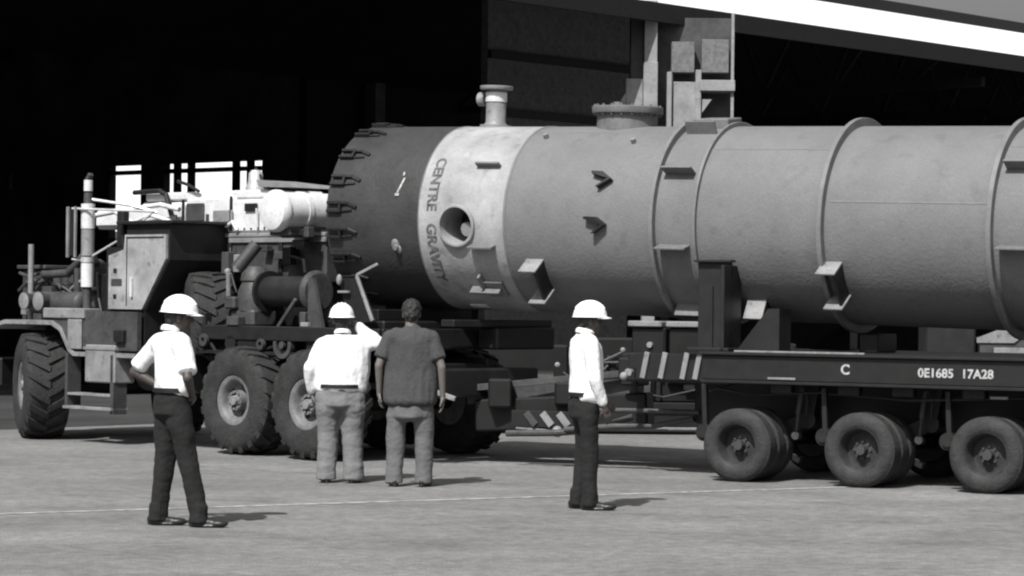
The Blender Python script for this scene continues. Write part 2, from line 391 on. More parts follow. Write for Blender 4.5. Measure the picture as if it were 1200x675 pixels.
# neck in front
b=B().box((-2.95,.75,.92),(-1.69,1.75,1.16),.02).box((-2.5,.3,.97),(-1.69,.74,1.1),.01).box((-2.6,.3,1.06),(-1.7,.36,1.22),.01)
b.box((-3.1,1.1,.86),(-2.9,1.4,1.2),.02); b.build('neck','black',TR)
for x in (-2.42,-2.22,-1.98,-1.84):
    B().box((x,.255,.97),(x+.055,.28,1.235),.003,Matrix.Rotation(R(12),3,'Y')).build('barrier_slat','light',TR)
b=B().box((-2.5,.282,.96),(-1.72,.298,1.22),.004); b.build('barrier_board','black',TR)
# power pack box with pale rims
b=B().box((-2.72,.6,1.165),(-2.34,1.2,1.48),.02).box((-2.3,.6,1.165),(-1.95,1.2,1.48),.02).box((-2.74,.56,1.16),(-1.92,1.25,1.2),.01); b.build('power_pack','darker',TR)
B().box((-2.74,.55,1.481),(-2.36,.78,1.54),.01).build('pack_lid','light',TR)
B().box((-2.31,.55,1.481),(-1.94,.78,1.54),.01).build('pack_lid','light',TR)
b=B().cyl((-2.5,.57,1.3),(-2.5,.6,1.3),.03).cyl((-2.7,.55,1.02),(-2.7,.5,1.02),.04).ell((-2.72,.45,.98),.045); b.build('gauge','light',TR)
# saddle post
b=B().box((-1.86,.36,1.256),(-1.5,.39,2.13),.006).box((-1.84,.40,1.256),(-1.80,.7,2.12),.006).box((-1.54,.2,1.256),(-1.5,.6,2.10),.006).box((-1.88,.3,2.131),(-1.48,.42,2.155),.004).box((-1.9,.2,1.256),(-1.45,.7,1.29),.006)
b.box((-1.72,.34,1.256),(-1.69,.359,1.9),.004); b.build('saddle_post','dark',TR)
b=B().prism([(-1.46,.4,1.258),(-1.0,.4,1.258),(-1.0,.4,1.68),(-1.12,.4,1.68)],(0,.28,0)).build('saddle_chock','dark',TR)
b=B().prism([(-1.46,2.2,1.258),(-1.0,2.2,1.258),(-1.0,2.2,1.5),(-1.12,2.2,1.5)],(0,.2,0)).build('saddle_chock','dark',TR)
for x in (-.45,1.9,3.6):
    B().box((x,1.1,1.257),(x+.2,1.6,1.44),.01).build('saddle','darker',TR)
b=B().box((-1.3,.005,1.2565),(.05,.03,1.275),.003); b.build('deck_edge_strip','light',TR)
# lights / reflectors
B().box((-.95,.02,1.0),(-.66,.034,1.022),.003).build('reflector','light',TR)
B().box((1.25,.12,.87),(1.42,.15,.895),.003).build('reflector','light',TR)
# lettering
def letter(txt,size,x,z,sp=1):
    me=text_mesh(txt,size,.0015,sp); o=link('lettering',me,'lettering',TR,180)
    o.matrix_local=Matrix.Translation((x,.0375,z))@Matrix.Rotation(R(90),4,'X'); return o
letter('C',.13,-.20,1.07); letter('0E1685',.115,.575,1.062,1.02); letter('17A28',.115,1.0,1.062,1.02)
# axles
def axle(x,proto=[]):
    if not proto: proto.append(road_tyres()); wn=proto[0]; wn.parent=TR
    else: wn=copy_tree(proto[0],TR)
    wn.location=(x,0,.355)
    wf=copy_tree(proto[0],TR); wf.location=(x,2.5,.355); wf.rotation_euler=(0,0,math.pi)
    b=B().cyl((x,.5,.355),(x,2.0,.355),.055,n=14).box((x-.07,.6,.3),(x+.07,.75,.42),.01).box((x-.07,1.75,.3),(x+.07,1.9,.42),.01); b.build('axle','darker',TR)
    for y in (.35,):
        b=B().beam((x+.06,.66,.40),(x+.5,.66,.62),.12,.14).beam((x+.5,.66,.62),(x+.56,.66,.97),.14,.12).cyl((x+.5,.58,.6),(x+.5,.74,.6),.085,n=16)
        b.beam((x+.1,.62,.33),(x+.42,.62,.2),.08,.07); b.build('swing_arm','dark',TR)
    b=B().cyl((x+.5,.45,.92),(x+.46,.45,.66),.03,n=12).cyl((x+.46,.45,.66),(x+.44,.45,.46),.016,n=10).cyl((x+.44,.42,.45),(x+.44,.5,.45),.04,n=14); b.build('cylinder','mid',TR)
    b=B().tube([(x+.58,.3,.93),(x+.62,.3,.8),(x+.6,.32,.66),(x+.52,.4,.6)],.01,8); b.build('hose','dark',TR); b=B().tube([(x-.5,.3,.93),(x-.42,.28,.86),(x-.3,.3,.9),(x-.2,.35,.93)],.009,8); b.build('hose','dark',TR)
    b=B().cyl((x-.42,.16,.46),(x-.42,.26,.46),.085,n=18).cyl((x-.42,.13,.46),(x-.42,.16,.46),.05,n=14).beam((x-.42,.22,.5),(x-.44,.22,.93),.06,.05); b.build('brake_chamber','dark',TR)
for x in (-1.27,0,1.25,2.52,3.8,5.1): axle(x)
b=B()
for i,x in enumerate((-1.0,-.3,.25,.95,1.7)): b.box((x,.2,.86),(x+.22,.3,.954),.01)
b.tube([(-1.6,.25,.9),(-1.2,.22,.84),(-.5,.25,.88),(.4,.22,.83),(1.5,.25,.88),(3,.25,.88)],.012,8)
b.build('valve_block','dark',TR)

# drawbar between lorry and trailer
db=thing('drawbar','long dark steel drawbar sloping between the lorry and the trailer neck','drawbar',(-.44,28.2,0))
b=B().beam((-.1,0,.78),(1.75,-.66,1.0),.06,.07).beam((.0,.3,.7),(1.8,-.5,.84),.16,.18).cyl((0,0,.78),(-.28,.12,.8),.06,n=14); b.build('tow_beam','mid',db)
b=B().tube([(1.7,-1.0,.55),(1.3,-.8,.4),(.9,-.72,.36),(.4,-.5,.34)],.035,10).tube([(2.3,-1.35,.55),(1.9,-1.1,.46),(1.5,-1.0,.45),(1.0,-.8,.4)],.03,10).tube([(2.35,-1.4,.62),(1.6,-1.1,.62),(1.1,-.9,.6)],.025,10); b.build('hose','mid',db)
for k in range(3):
    B().beam((.60+.17*k,-.50-.07*k,.56),(.70+.17*k,-.54-.07*k,.43),.02,.075).build('stripe_plate','mid' if k==0 else 'light',db)
b=B().beam((.45,-.415,.495),(1.2,-.725,.495),.02,.17); b.build('warning_board','black',db)
b=B().beam((.5,-.42,.4),(.86,-.56,.37),.03,.03); b.ell((.93,-.62,.37),.06); b.build('shackle','light',db)
b=B().beam((.1,.1,.5),(1.9,-.6,.62),.25,.34,.02).box((.2,-.3,.6),(.45,.1,.9),.02).box((.9,-.5,.64),(1.25,-.2,.88),.02); b.build('coupling_frame','darker',db)

# ---------------------------------------------------------------- dark machinery skid behind
sk=thing('machinery_skid','dark skid with crates and pumps standing behind the drawbar','machinery',(-.75,34.2,0),R(4))
b=B().box((-.2,0,.1),(4.6,.8,.42),.02).box((-.2,-.06,.32),(4.6,-.001,.42),.01); b.build('skid_frame','darker',sk)
b=B().box((.0,.1,.421),(1.5,.7,1.15),.02).box((1.6,.1,.421),(2.5,.7,1.25),.02).box((2.65,.1,.421),(3.8,.7,1.0),.02).box((3.9,.1,.421),(4.5,.7,1.2),.02); b.build('crate_stack','darker',sk)
b=B().cyl((.3,.05,.7),(1.3,.05,.7),.12,n=20).cyl((2.8,.05,.75),(3.6,.05,.75),.1,n=20).box((1.7,.02,.6),(2.35,.095,.95),.01).tube([(2.4,.02,.5),(2.5,-.05,.8),(2.7,-.02,1.0)],.03); b.build('pump','dark',sk)
for x in (0,1.6,2.65,4.4): B().box((x,.02,.42),(x+.05,.07,1.2),.003).build('post','dark',sk)
rs=random.Random(7)
for k in range(16):
    x=rs.uniform(0,4.3); z=rs.uniform(.45,1.0); w_=rs.uniform(.06,.3); h_=rs.uniform(.03,.16)
    B().box((x,.0,z),(x+w_,.045,z+h_),.005).build('control_box',rs.choice(('dark','mid','dark','darker')),sk)
for k in range(9):
    x=rs.uniform(0,4.0); z=rs.uniform(.5,1.0); B().tube([(x,-.03,z),(x+rs.uniform(.1,.5),-.05,z+rs.uniform(-.3,.15)),(x+rs.uniform(.5,.8),-.03,z+rs.uniform(-.2,.2))],.016,8).build('hose',rs.choice(('dark','mid')),sk)
for (x,z) in ((.25,1.02),(1.35,.9),(2.2,1.1),(1.9,.55),(3.1,.85)): B().ell((x,-.04,z),(.035,.02,.035)).build('gauge','light',sk)
# distant parked vehicle seen above the deck at right
pk=thing('parked_truck','pale open bodied truck parked behind the trailer deck at the right edge','truck',(7.3,39.5,0),R(-4))
b=B().prism([(-.3,0,.95),(3,0,.95),(3,0,1.6),(1.2,0,1.6),(.55,0,1.42),(.5,0,1.3),(-.3,0,1.22)],(0,1.6,0)); b.build('body','mid',pk)
b=B().prism([(-.35,-.03,1.17),(.2,-.03,1.17),(.55,-.03,1.45),(1.25,-.03,1.62),(3,-.03,1.62),(3,-.03,1.68),(.3,-.03,1.68),(-.05,-.03,1.6),(.05,-.03,1.4),(-.35,-.03,1.24)],(0,.028,0)); b.box((-.1,-.05,1.0),(3,-.031,1.1),.01).build('pale_trim','light',pk)
b=B().box((-1.1,.1,.9),(-.35,1.4,1.62),.03); b.build('cab','dark',pk)
for x in (.3,2.3):
    for y in (.1,1.5): B().cyl((x,y-.1,.45),(x,y+.1,.45),.45,n=32).build('wheel','rubber',pk)

# ---------------------------------------------------------------- vessel
yaw=R(-31);tilt=R(-1.3)
dv=Vector((math.cos(yaw)*math.cos(tilt),math.sin(yaw)*math.cos(tilt),math.sin(tilt))); sv=Vector((-math.sin(yaw),math.cos(yaw),0)); uv=dv.cross(sv)
VE=thing('pressure_vessel','huge grey cylindrical steel vessel with raised rings lying on the trailer','vessel')
VE.matrix_world=Matrix.Translation((3.974,26.104,2.505))@Matrix((dv,sv,uv)).transposed().to_4x4()
RV=.99
XM=Matrix.Rotation(R(90),4,'Y')      # lathe Z -> +X
def tubeshell(t0,t1,name,m,r=RV):
    n=int((t1-t0)/.4)+1; pr=[(0,t0)]+[(r,t0+(t1-t0)*i/n) for i in range(n+1)]+[(0,t1)]
    return B().lathe(pr,XM,128).build(name,m,VE,30)
def radial(a): return Vector((0,-math.cos(R(a)),math.sin(R(a))))
def place(o,t,a,r=RV):
    o.matrix_local=Matrix.Translation(Vector((t,0,0))+radial(a)*r)@Matrix.Rotation(R(90-a),4,'X'); return o
tubeshell(-4.15,8.5,'shell','shell')
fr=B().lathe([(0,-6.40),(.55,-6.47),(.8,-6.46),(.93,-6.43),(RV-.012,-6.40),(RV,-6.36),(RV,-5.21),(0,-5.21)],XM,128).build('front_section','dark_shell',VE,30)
band=tubeshell(-5.21,-4.15,'white_band','band')
# cut the nozzle opening
cut=bpy.data.objects.new('cut',bpy.data.meshes.new('cut')); COL.objects.link(cut)
bb=B().cyl((0,0,-.45),(0,0,.2),.195,n=48); bb.m.to_mesh(cut.data); bb.m.free(); cut.parent=VE; place(cut,-4.73,-6)
bpy.context.view_layer.update()
md=band.modifiers.new('b','BOOLEAN'); md.object=cut; md.operation='DIFFERENCE'; md.solver='EXACT'
dg=bpy.context.evaluated_depsgraph_get(); me=bpy.data.meshes.new_from_object(band.evaluated_get(dg)); band.modifiers.clear(); band.data=me
me.polygons.foreach_set('use_smooth',[True]*len(me.polygons)); me.set_sharp_from_angle(angle=R(30))
bpy.data.objects.remove(cut)
o=B().lathe([(.196,-.02),(.225,-.02),(.225,.022),(.216,.028),(.196,.028)],Matrix(),48,close=True).build('nozzle_rim','band',VE); place(o,-4.73,-6)
o=B().lathe([(.0,-.42),(.185,-.42),(.185,-.40),(.0,-.40)],Matrix(),40).build('nozzle_plug','darker',VE); place(o,-4.73,-6)
o=B().cyl((0,0,0),(0,0,.1),.05,n=20).cyl((0,0,.1),(0,0,.13),.075,n=20).build('nozzle_fitting','light',VE); o.matrix_local=Matrix.Translation(Vector((-4.66,0,0))+radial(-9)*(RV-.22))@Matrix.Rotation(R(98),4,'X')
# rings
def ring(t,w,h,name='stiffening_ring',m='ring'):
    return B().lathe([(RV-.01,t-w/2),(RV+h-.004,t-w/2),(RV+h,t-w/2+.004),(RV+h,t+w/2-.004),(RV+h-.004,t+w/2),(RV-.01,t+w/2)],XM,128,close=True).build(name,m,VE,30)
ring(-4.15,.03,.008,'weld_seam'); ring(-5.21,.015,.006,'weld_seam')
ring(-2.4,.045,.075); ring(-1.93,.03,.045); ring(-.56,.05,.085); ring(1.16,.05,.085); ring(3.6,.05,.085)
for (t0_,t1_,a_) in ((-1.9,-.6,47),(-.5,1.12,12),(-4.1,-2.45,66),(1.2,3.5,50)):
    o=B().box((t0_,-.008,-.004),(t1_,.008,.004),.002).build('weld_seam','ring',VE); place(o,0,a_)
# saddle block between paired rings on top
o=B().box((-.17,-.16,-.02),(.2,.16,.085),.01).build('top_pad','lug',VE); place(o,-2.16,84)
# clips between rings
def clip(t,a,ln=.3,ht=.085,wd=.02,name='clip_plate',m='lug'):
    o=B().box((-ln/2,-wd/2,-.01),(ln/2,wd/2,ht),.003).build(name,m,VE); return place(o,t,a)
for a in (28,-15,-58,64): clip(-2.165,a,.34,.14,.02)
for a in (33,-11): clip(1.42,a,.36,.14,.02)
def angle_lug(t,a):
    b=B().prism([(-.13,.055,0),(.07,.0,0),(-.05,-.09,0),(-.02,-.09,0),(.11,.0,0),(.0,.075,0),(-.13,.08,0)],(0,0,.07)); return place(b.build('angle_lug','dark',VE),t,a)
angle_lug(-3.02,23); angle_lug(-3.04,-3.5)
# lifting / support lugs: channel of top plate, web, bottom plate
def support_lug(t,a):
    b=B().box((-.12,.175,-.03),(.085,.195,.2),.003).box((-.10,-.2,-.06),(.10,-.18,.24),.003)
    b.box((-.02,-.18,-.03),(.0,.175,.02),.003); o=place(b.build('support_lug','light',VE),t,a)
    B().box((.055,-.179,-.03),(.085,.174,.19),.003).build('lug_web','dark',o); return o  # web coloured dark to paint in its shaded face
support_lug(-3.8,-37); support_lug(-.45,-33.5); support_lug(-1.38,-62)
# band features
o=B().box((-.16,-.012,-.01),(.13,.012,.075),.003).build('shelf_clip','lug',VE); place(o,-4.42,32)
o=B().box((-.15,-.012,-.01),(.15,.012,.10),.003).build('shelf_clip','lug',VE); place(o,-4.42,-18)
o=B().box((-.2,-.015,-.01),(.16,.015,.10),.003).box((-.05,.02,-.01),(-.02,.2,.06),.003).box((-.02,.1,-.01),(.2,-.12,.03),.003,).build('shelf_clip','lug',VE); place(o,-4.5,-48)
o=B().box((-.1,-.04,-.01),(.1,.04,.012),.003).build('name_plate','white',VE); place(o,-4.83,-72)
for (t,a) in ((-3.94,58),(-2.86,53),(-5.5,-20)):
    o=B().cyl((0,0,-.01),(0,0,.05),.028,n=14).build('plug','light',VE); place(o,t,a)
# front rim clamps
def clamp():
    b=B().box((-.11,.03,-.01),(.05,.06,.045),.003).box((-.11,-.06,-.01),(.05,-.03,.045),.003).box((.04,-.06,-.01),(.07,.06,.04),.003)
    b.beam((.06,.045,.015),(.15,.045,.012),.03,.04).beam((.15,.045,.012),(.26,-.0,.008),.035,.03).beam((.07,-.04,.01),(.2,-.03,.006),.02,.025)
    return b.build('rim_clamp','black',VE)
pc=clamp()
for i,a in enumerate((82,62,40,21,4,-12,-28,-44,-60,100,120)):
    o=pc if i==0 else pc.copy()
    if i: COL.objects.link(o); o.parent=VE
    place(o,-6.26,a)
# chalk marks
o=B().box((-.01,-.1,.001),(.012,.08,.004),0,Matrix.Rotation(R(-18),3,'Z')).box((-.05,-.13,.001),(.0,-.1,.004),0).box((.0,.1,.001),(.02,.14,.004),0).build('chalk_mark','lettering',VE); place(o,-5.47,19)
o=B().ell((0,0,0),(.05,.07,.02)).ell((.04,-.05,0),(.03,.05,.02)).build('weld_patch','light',VE); place(o,-5.52,-19)
# stencil lettering round the band
def wrap_text(txt,size,a0,t0,sp,m='dletter'):
    me=text_mesh(txt,size,.001,sp)
    for v in me.vertices:
        x,y,z=v.co; a=a0-math.degrees(x/RV); p=radial(a)*(RV+.002+z+.001); v.co=(t0+y,p.y,p.z)
    return link('stencil_lettering',me,m,VE,180)
wrap_text('CENTRE',.165,38,-5.10,1.0); wrap_text('GRAVITY',.165,-5,-5.10,1.0)
# top nozzle
b=B().lathe([(0,-.03),(.17,-.03),(.17,.02),(.125,.025),(.108,.05),(.108,.40),(.175,.402),(.18,.41),(.18,.435),(.175,.44),(0,.44)],Matrix(),40)
b.cyl((0,0,.3),(-.15,0,.3),.035,n=14).cyl((-.13,.0,.3),(-.21,.0,.3),.075,n=24); o=b.build('top_nozzle','light',VE); place(o,-4.89,90)
o=B().lathe([(.109,.27),(.116,.27),(.116,.37),(.109,.37)],Matrix(),40,close=True).build('nozzle_collar','white',VE); place(o,-4.89,90)
b=B().lathe([(0,-.05),(.32,-.05),(.32,.13),(.37,.132),(.375,.14),(.375,.20),(.37,.205),(0,.205)],Matrix(),56)
for i in range(20):
    a=2*math.pi*i/20; b.cyl((.345*math.cos(a),.345*math.sin(a),.11),(.345*math.cos(a),.345*math.sin(a),.225),.014,n=6)
b.cyl((-.12,0,.2),(-.12,0,.26),.05,n=14); o=b.build('manhole','lug',VE); place(o,-3.27,90)

# ---------------------------------------------------------------- lorry (local X forward, +Y towards camera side, y=0 near tyre face)
TL=thing('oilfield_lorry','dark heavy six wheeled lorry with exhaust stack and white engine top, towing the vessel','lorry',(-2.205,28.163,0),R(135))
pw=None
for i,(x,near) in enumerate(((0,1),(1.22,1),(5.08,1),(0,0),(1.22,0),(5.08,0))):
    if pw is None: pw=offroad_wheel(); o=pw; o.parent=TL
    else: o=copy_tree(pw,TL)
    o.location=(x,-.25 if near else -2.35,.6); o.rotation_euler=(0,R(17*i),(math.pi if near else 0)+(R(-26) if x>4 else 0))
    if x>4: o.scale=(1.07,1.07,1.07); o.location.z=.64; o.location.x=5.16
def L(name,m,b): return b.build(name,m,TL)
L('chassis_frame','darker',B().box((-1.1,-.95,.82),(6.3,-.83,1.1),.01).box((-1.1,-1.77,.82),(6.3,-1.65,1.1),.01).box((-1.1,-1.65,.85),(-.95,-.95,1.05),.01).box((2,-1.65,.85),(2.2,-.95,1.05),.01).box((6.1,-2.3,.6),(6.3,-.3,.95),.02))
L('rear_deck','dark',B().box((-.95,-2.35,1.31),(2.55,-.25,1.40),.01).box((-.95,-.25,1.26),(2.55,-.2,1.42),.01).box((-.97,-2.35,1.2),(-.9,-.25,1.42),.01))
L('bolster','darker',B().box((-.7,-2.1,1.401),(.5,-.5,1.5),.02).cyl((-.1,-1.3,1.1),(-.1,-1.3,1.3),.3,n=24).box((-.5,-2.0,1.5),(-.2,-.6,1.62),.01).box((.1,-2.0,1.5),(.3,-.6,1.62),.01))
L('bogie_beam','dark',B().beam((-.1,-.6,.62),(1.32,-.6,.62),.1,.16).box((.42,-.7,.55),(.8,-.45,1.0),.02).cyl((.61,-.4,.75),(.61,-.75,.75),.12,n=20))
for x in (0,1.22,5.08): L('axle','darker',B().cyl((x,-2.1,.6),(x,-.5,.6),.09,n=14))
L('leaf_spring','dark',B().beam((.1,-.55,.95),(1.2,-.55,.95),.09,.07).beam((.25,-.55,1.015),(1.0,-.55,1.015),.09,.06))
L('brake_ring','mid',B().lathe([(.10,-.03),(.15,-.03),(.15,.03),(.10,.03)],Matrix.Translation((.62,-.24,1.22))@AX,24,close=True).cyl((.62,-.2,1.22),(.62,-.3,1.22),.04,n=12))
L('tool_rack','dark',B().box((1.0,-.35,1.12),(1.4,-.22,1.28),.01).box((-.3,-.4,1.15),(.25,-.24,1.27),.01).cyl((1.5,-.2,1.22),(1.5,-.35,1.22),.09,n=16).beam((-.5,-.23,1.12),(2.2,-.23,1.12),.03,.04))
# fuel tank / fender between front and rear wheels
L('fuel_tank','darker',B().cyl((2.1,-.32,.86),(3.1,-.32,.86),.22,n=28).box((2.0,-.6,1.07),(3.4,-.1,1.11),.01))
L('fuel_tank_strap','dark',B().lathe([(.221,-.02),(.232,-.02),(.232,.02),(.221,.02)],Matrix.Translation((2.35,-.32,.86))@XM,28,close=True).lathe([(.221,-.02),(.232,-.02),(.232,.02),(.221,.02)],Matrix.Translation((2.85,-.32,.86))@XM,28,close=True))
sw_=copy_tree(pw,TL); sw_.name='spare_wheel'; sw_.location=(2.42,-.62,1.42); sw_.rotation_euler=(0,.4,math.pi-R(30))
for c_ in sw_.children:
    c_.name='spare_'+c_.name.split('.')[0]
L('spare_wheel_carrier','darker',B().box((2.0,-1.1,1.0),(2.9,-.5,1.15),.02))
# front wing
b=B()
pts=[(6.0,1.36),(5.6,1.43),(4.65,1.43),(4.48,1.36),(4.3,1.12),(4.2,1.07),(3.0,1.07)]
for (x0,z0),(x1,z1) in zip(pts,pts[1:]): b.prism([(x0,-.02,z0),(x1,-.02,z1),(x1,-.02,z1-.05),(x0,-.02,z0-.05)],(0,-.75,0))
L('wing','light',b)
L('wing_panel','mid',B().prism([(4.62,-.05,1.37),(4.44,-.05,1.3),(4.28,-.05,1.10),(3.0,-.05,1.10),(3.0,-.05,1.55),(4.62,-.05,1.55)],(0,-.06,0)))
L('wing_box','light',B().box((4.0,-.3,1.46),(4.82,-.02,1.58),.01))
L('wing_box_post','light',B().box((4.05,-.048,1.1),(4.32,-.02,1.45),.01))
L('battery_box','light',B().box((3.36,-.3,.72),(3.94,.0,1.16),.015).box((3.34,-.31,1.1),(3.96,.01,1.13),.004))
st=L('step_rail','mid',B().box((3.38,-.2,.36),(3.44,.0,1.05),.004)); L('step_rail','mid',B().box((4.28,-.2,.40),(4.33,.0,1.05),.004))
B().box((3.38,-.22,.40),(4.33,.03,.435),.004).build('tread','light',st); B().box((3.44,-.18,.56),(4.28,.0,.59),.004).build('tread','light',st)
# front gear
L('air_tank','mid',B().cyl((4.55,-.4,1.64),(5.5,-.4,1.64),.135,n=24).ell((4.55,-.4,1.64),(.06,.135,.135)).ell((5.5,-.4,1.64),(.06,.135,.135)))
for (x,r_) in ((5.42,.11),(5.12,.12)):
    hl=L('headlight','mid',B().cyl((x,-.16,1.66),(x,-.3,1.66),r_,r_*.7,n=24)); B().lathe([(0,.01),(r_*.6,.008),(r_-.01,0),(0,0)],Matrix.Translation((x,-.158,1.66))@Matrix.Rotation(R(-90),4,'X'),24).build('lens','light',hl)
L('intake_pipe','mid',B().tube([(5.5,-.5,1.98),(5.0,-.5,2.0),(4.82,-.5,2.1),(4.7,-.5,2.19),(4.5,-.5,2.2),(4.42,-.5,2.1)],.05,12).cyl((4.72,-.45,1.75),(4.72,-.45,2.06),.045,n=12))
L('air_cleaner','mid',B().lathe([(0,.63),(.08,.62),(.15,.57),(.175,.48),(.175,.44),(.155,.43),(.155,.05),(.1,0),(0,0)],Matrix.Translation((4.6,-.6,1.55)),32))
rf=random.Random(11)
L('radiator','mid',B().box((5.6,-1.9,1.3),(6.1,-.6,2.05),.02).box((5.55,-1.95,2.05),(6.15,-.55,2.1),.01))
L('engine_block','dark',B().box((4.7,-1.7,1.2),(5.6,-.75,1.95),.03).cyl((4.8,-.75,1.8),(5.5,-.75,1.8),.1,n=18))
for k in range(5): L('engine_cylinder','mid',B().cyl((4.78+k*.18,-.72,1.5),(4.78+k*.18,-.72,1.98),.065,n=14))
for k in range(12):
    x=rf.uniform(4.2,6.0); z=rf.uniform(1.45,1.9); L('engine_fitting',rf.choice(('mid','dark','light','mid')),B().box((x,-.62,z),(x+rf.uniform(.05,.2),-.5,z+rf.uniform(.05,.16)),.006))
for k in range(7):
    x=rf.uniform(4.2,5.6); z=rf.uniform(1.6,2.15); L('engine_pipe',rf.choice(('mid','light','dark')),B().tube([(x,-.55,z),(x+.2,-.45,z+rf.uniform(-.1,.2)),(x+.45,-.5,z+rf.uniform(-.3,.1))],.022,8))
for k in range(6):
    x=rf.uniform(.9,2.3); z=rf.uniform(1.95,2.3); L('fitting_box',rf.choice(('mid','light','dark')),B().box((x,-.97,z),(x+rf.uniform(.05,.16),-.88,z+rf.uniform(.04,.14)),.006))
L('front_post','light',B().cyl((5.55,-.35,1.4),(5.55,-.35,2.35),.035,n=12))
# exhaust stack
ex=L('exhaust_stack','mid',B().cyl((4.25,-.25,1.15),(4.25,-.25,2.95),.052,n=20).cyl((4.25,-.25,2.95),(4.26,-.25,3.12),.035,n=16).beam((4.26,-.25,3.1),(4.2,-.25,3.17),.06,.05))
def sleeve(z0,z1,m,r=.078): B().lathe([(.053,z0),(r,z0+.004),(r,z1-.004),(.053,z1)],Matrix.Translation((4.25,-.25,0)),28,close=True).build('heat_shield',m,ex)
sleeve(2.52,2.82,'white',.082); sleeve(2.2,2.518,'light',.078); sleeve(2.12,2.19,'chrome',.08); sleeve(1.83,2.118,'white',.076)
sleeve(2.97,3.1,'white',.042)
L('stack_bracket','chrome',B().tube([(4.36,-.1,2.76),(3.3,-.5,2.72)],.014,8).tube([(4.27,-.25,2.88),(3.75,-.5,2.80),(3.5,-.7,2.72)],.018,8).tube([(4.27,-.25,2.16),(3.75,-.4,2.42),(3.45,-.6,2.72)],.014,8).tube([(4.36,-.1,2.16),(4.25,-.25,2.14)],.012,8))
mr=L('mirror_arm','dark',B().box((4.28,-.12,2.2),(4.42,-.10,2.76),.006)); B().box((4.4,-.10,2.18),(4.44,-.07,2.78),.004).build('mirror_frame','light',mr); B().box((4.26,-.10,2.18),(4.285,-.07,2.78),.004).build('mirror_frame','light',mr)
# cab
cab=L('cab','dark',B().prism([(3.75,-.16,1.12),(3.0,-.16,1.12),(3.0,-.16,1.56),(2.55,-.16,2.15),(2.55,-.16,2.56),(3.35,-.16,2.56),(3.38,-.16,2.3),(3.75,-.16,2.3)],(0,-1.6,0)))
B().prism([(3.66,-.158,1.58),(3.02,-.158,1.58),(2.58,-.158,2.16),(2.58,-.158,2.44),(3.35,-.158,2.44),(3.37,-.158,2.27),(3.66,-.158,2.2)],(0,.035,0)).build('door','pale',cab)
for (x0,x1,z0,z1,m_) in ((2.62,3.3,2.40,2.415,'dark'),(3.3,3.312,1.62,2.42,'dark'),(3.5,3.56,2.0,2.05,'dark'),(3.5,3.56,1.7,1.75,'dark'),(3.4,3.6,1.85,1.93,'mid')): B().box((x0,-.122,z0),(x1,-.117,z1),0).build('door_seam',m_,cab)
for k in range(5): B().box((3.05,-.157,1.2+k*.06),(3.35,-.14,1.225+k*.06),.002).build('louvre','mid',cab)
B().box((3.18,-.12,1.72),(3.21,-.09,1.95),.004).build('door_handle','white',cab)
B().box((2.45,-1.8,2.561),(3.5,-.1,2.6),.01).build('cab_roof','dark',cab)
L('cab_pillar','dark',B().box((3.5,-.3,2.3),(3.62,-.2,2.72),.01).box((3.3,-1.4,1.3),(4.3,-.45,2.0),.02))
# engine cover body behind the cab
L('body_side','mid',B().box((.82,-2.0,1.9),(3.0,-1.0,2.42),.02))
L('body_rail','light',B().box((.8,-2.02,2.421),(3.1,-.96,2.47),.01).box((.8,-.999,2.36),(2.5,-.97,2.42),.004))
for x in (2.46,1.55): L('body_rib','dark',B().box((x,-.999,1.9),(x+.06,-.97,2.36),.004))
L('lower_body','darker',B().box((.9,-2.0,1.401),(3.2,-1.02,1.899),.02).box((2.0,-1.0,1.401),(2.9,-.5,1.8),.02))
# white machinery on top
hd=L('engine_hood','white',B().box((1.55,-1.9,2.471),(2.45,-.98,2.86),.03).box((2.45,-1.8,2.471),(3.35,-1.0,2.9),.03).box((1.9,-1.9,2.87),(4.2,-1.05,2.97),.02).box((3.351,-1.7,2.5),(4.3,-1.05,2.86),.04).box((4.4,-1.6,2.55),(5.3,-1.1,2.8),.05))
B().box((1.98,-.975,2.72),(2.2,-.95,2.81),.01).build('vent_slot','black',hd); B().box((1.6,-.975,2.72),(1.8,-.95,2.81),.01).build('vent_slot','black',hd)
for (x0,x1,z0,z1,m_) in ((2.47,2.49,2.5,2.9,'dark'),(3.36,3.385,2.5,2.88,'dark'),(1.85,1.865,2.5,2.84,'mid'),(2.9,2.93,2.56,2.7,'mid'),(3.5,3.62,2.6,2.7,'mid'),(3.8,4.1,2.58,2.62,'dark')): B().box((x0,-1.0,z0),(x1,-.968,z1),.003).build('panel_seam',m_,hd)
for k in range(7): B().cyl((1.62+k*.12,-1.0,2.52),(1.62+k*.12,-.965,2.52),.012,n=8).build('bolt','mid',hd)
B().box((2.98,-.995,2.62),(3.3,-.97,2.83),.02).build('vent_panel','mid',hd); B().box((2.45,-.995,2.6),(2.8,-.97,2.74),.02).build('vent_panel','light',hd)
L('hood_top_panel','light',B().prism([(1.4,-1.0,2.98),(2.0,-1.0,3.0),(2.05,-1.0,3.08),(1.45,-1.0,3.02)],(0,-.6,0)))
for pts_,r_ in (([(3.4,-.95,2.76),(3.7,-.9,2.82),(4.2,-.9,2.78)],.03),([(3.5,-.9,2.62),(3.9,-.9,2.7),(4.3,-.9,2.6)],.025),([(4.2,-.9,2.6),(4.6,-.9,2.75),(5.2,-.95,2.7)],.03),([(1.95,-.93,2.5),(1.95,-.93,2.75)],.012),([(2.3,-.93,2.5),(2.38,-.93,2.6),(2.5,-.93,2.55)],.02)): L('pipe','white',B().tube(pts_,r_,10))
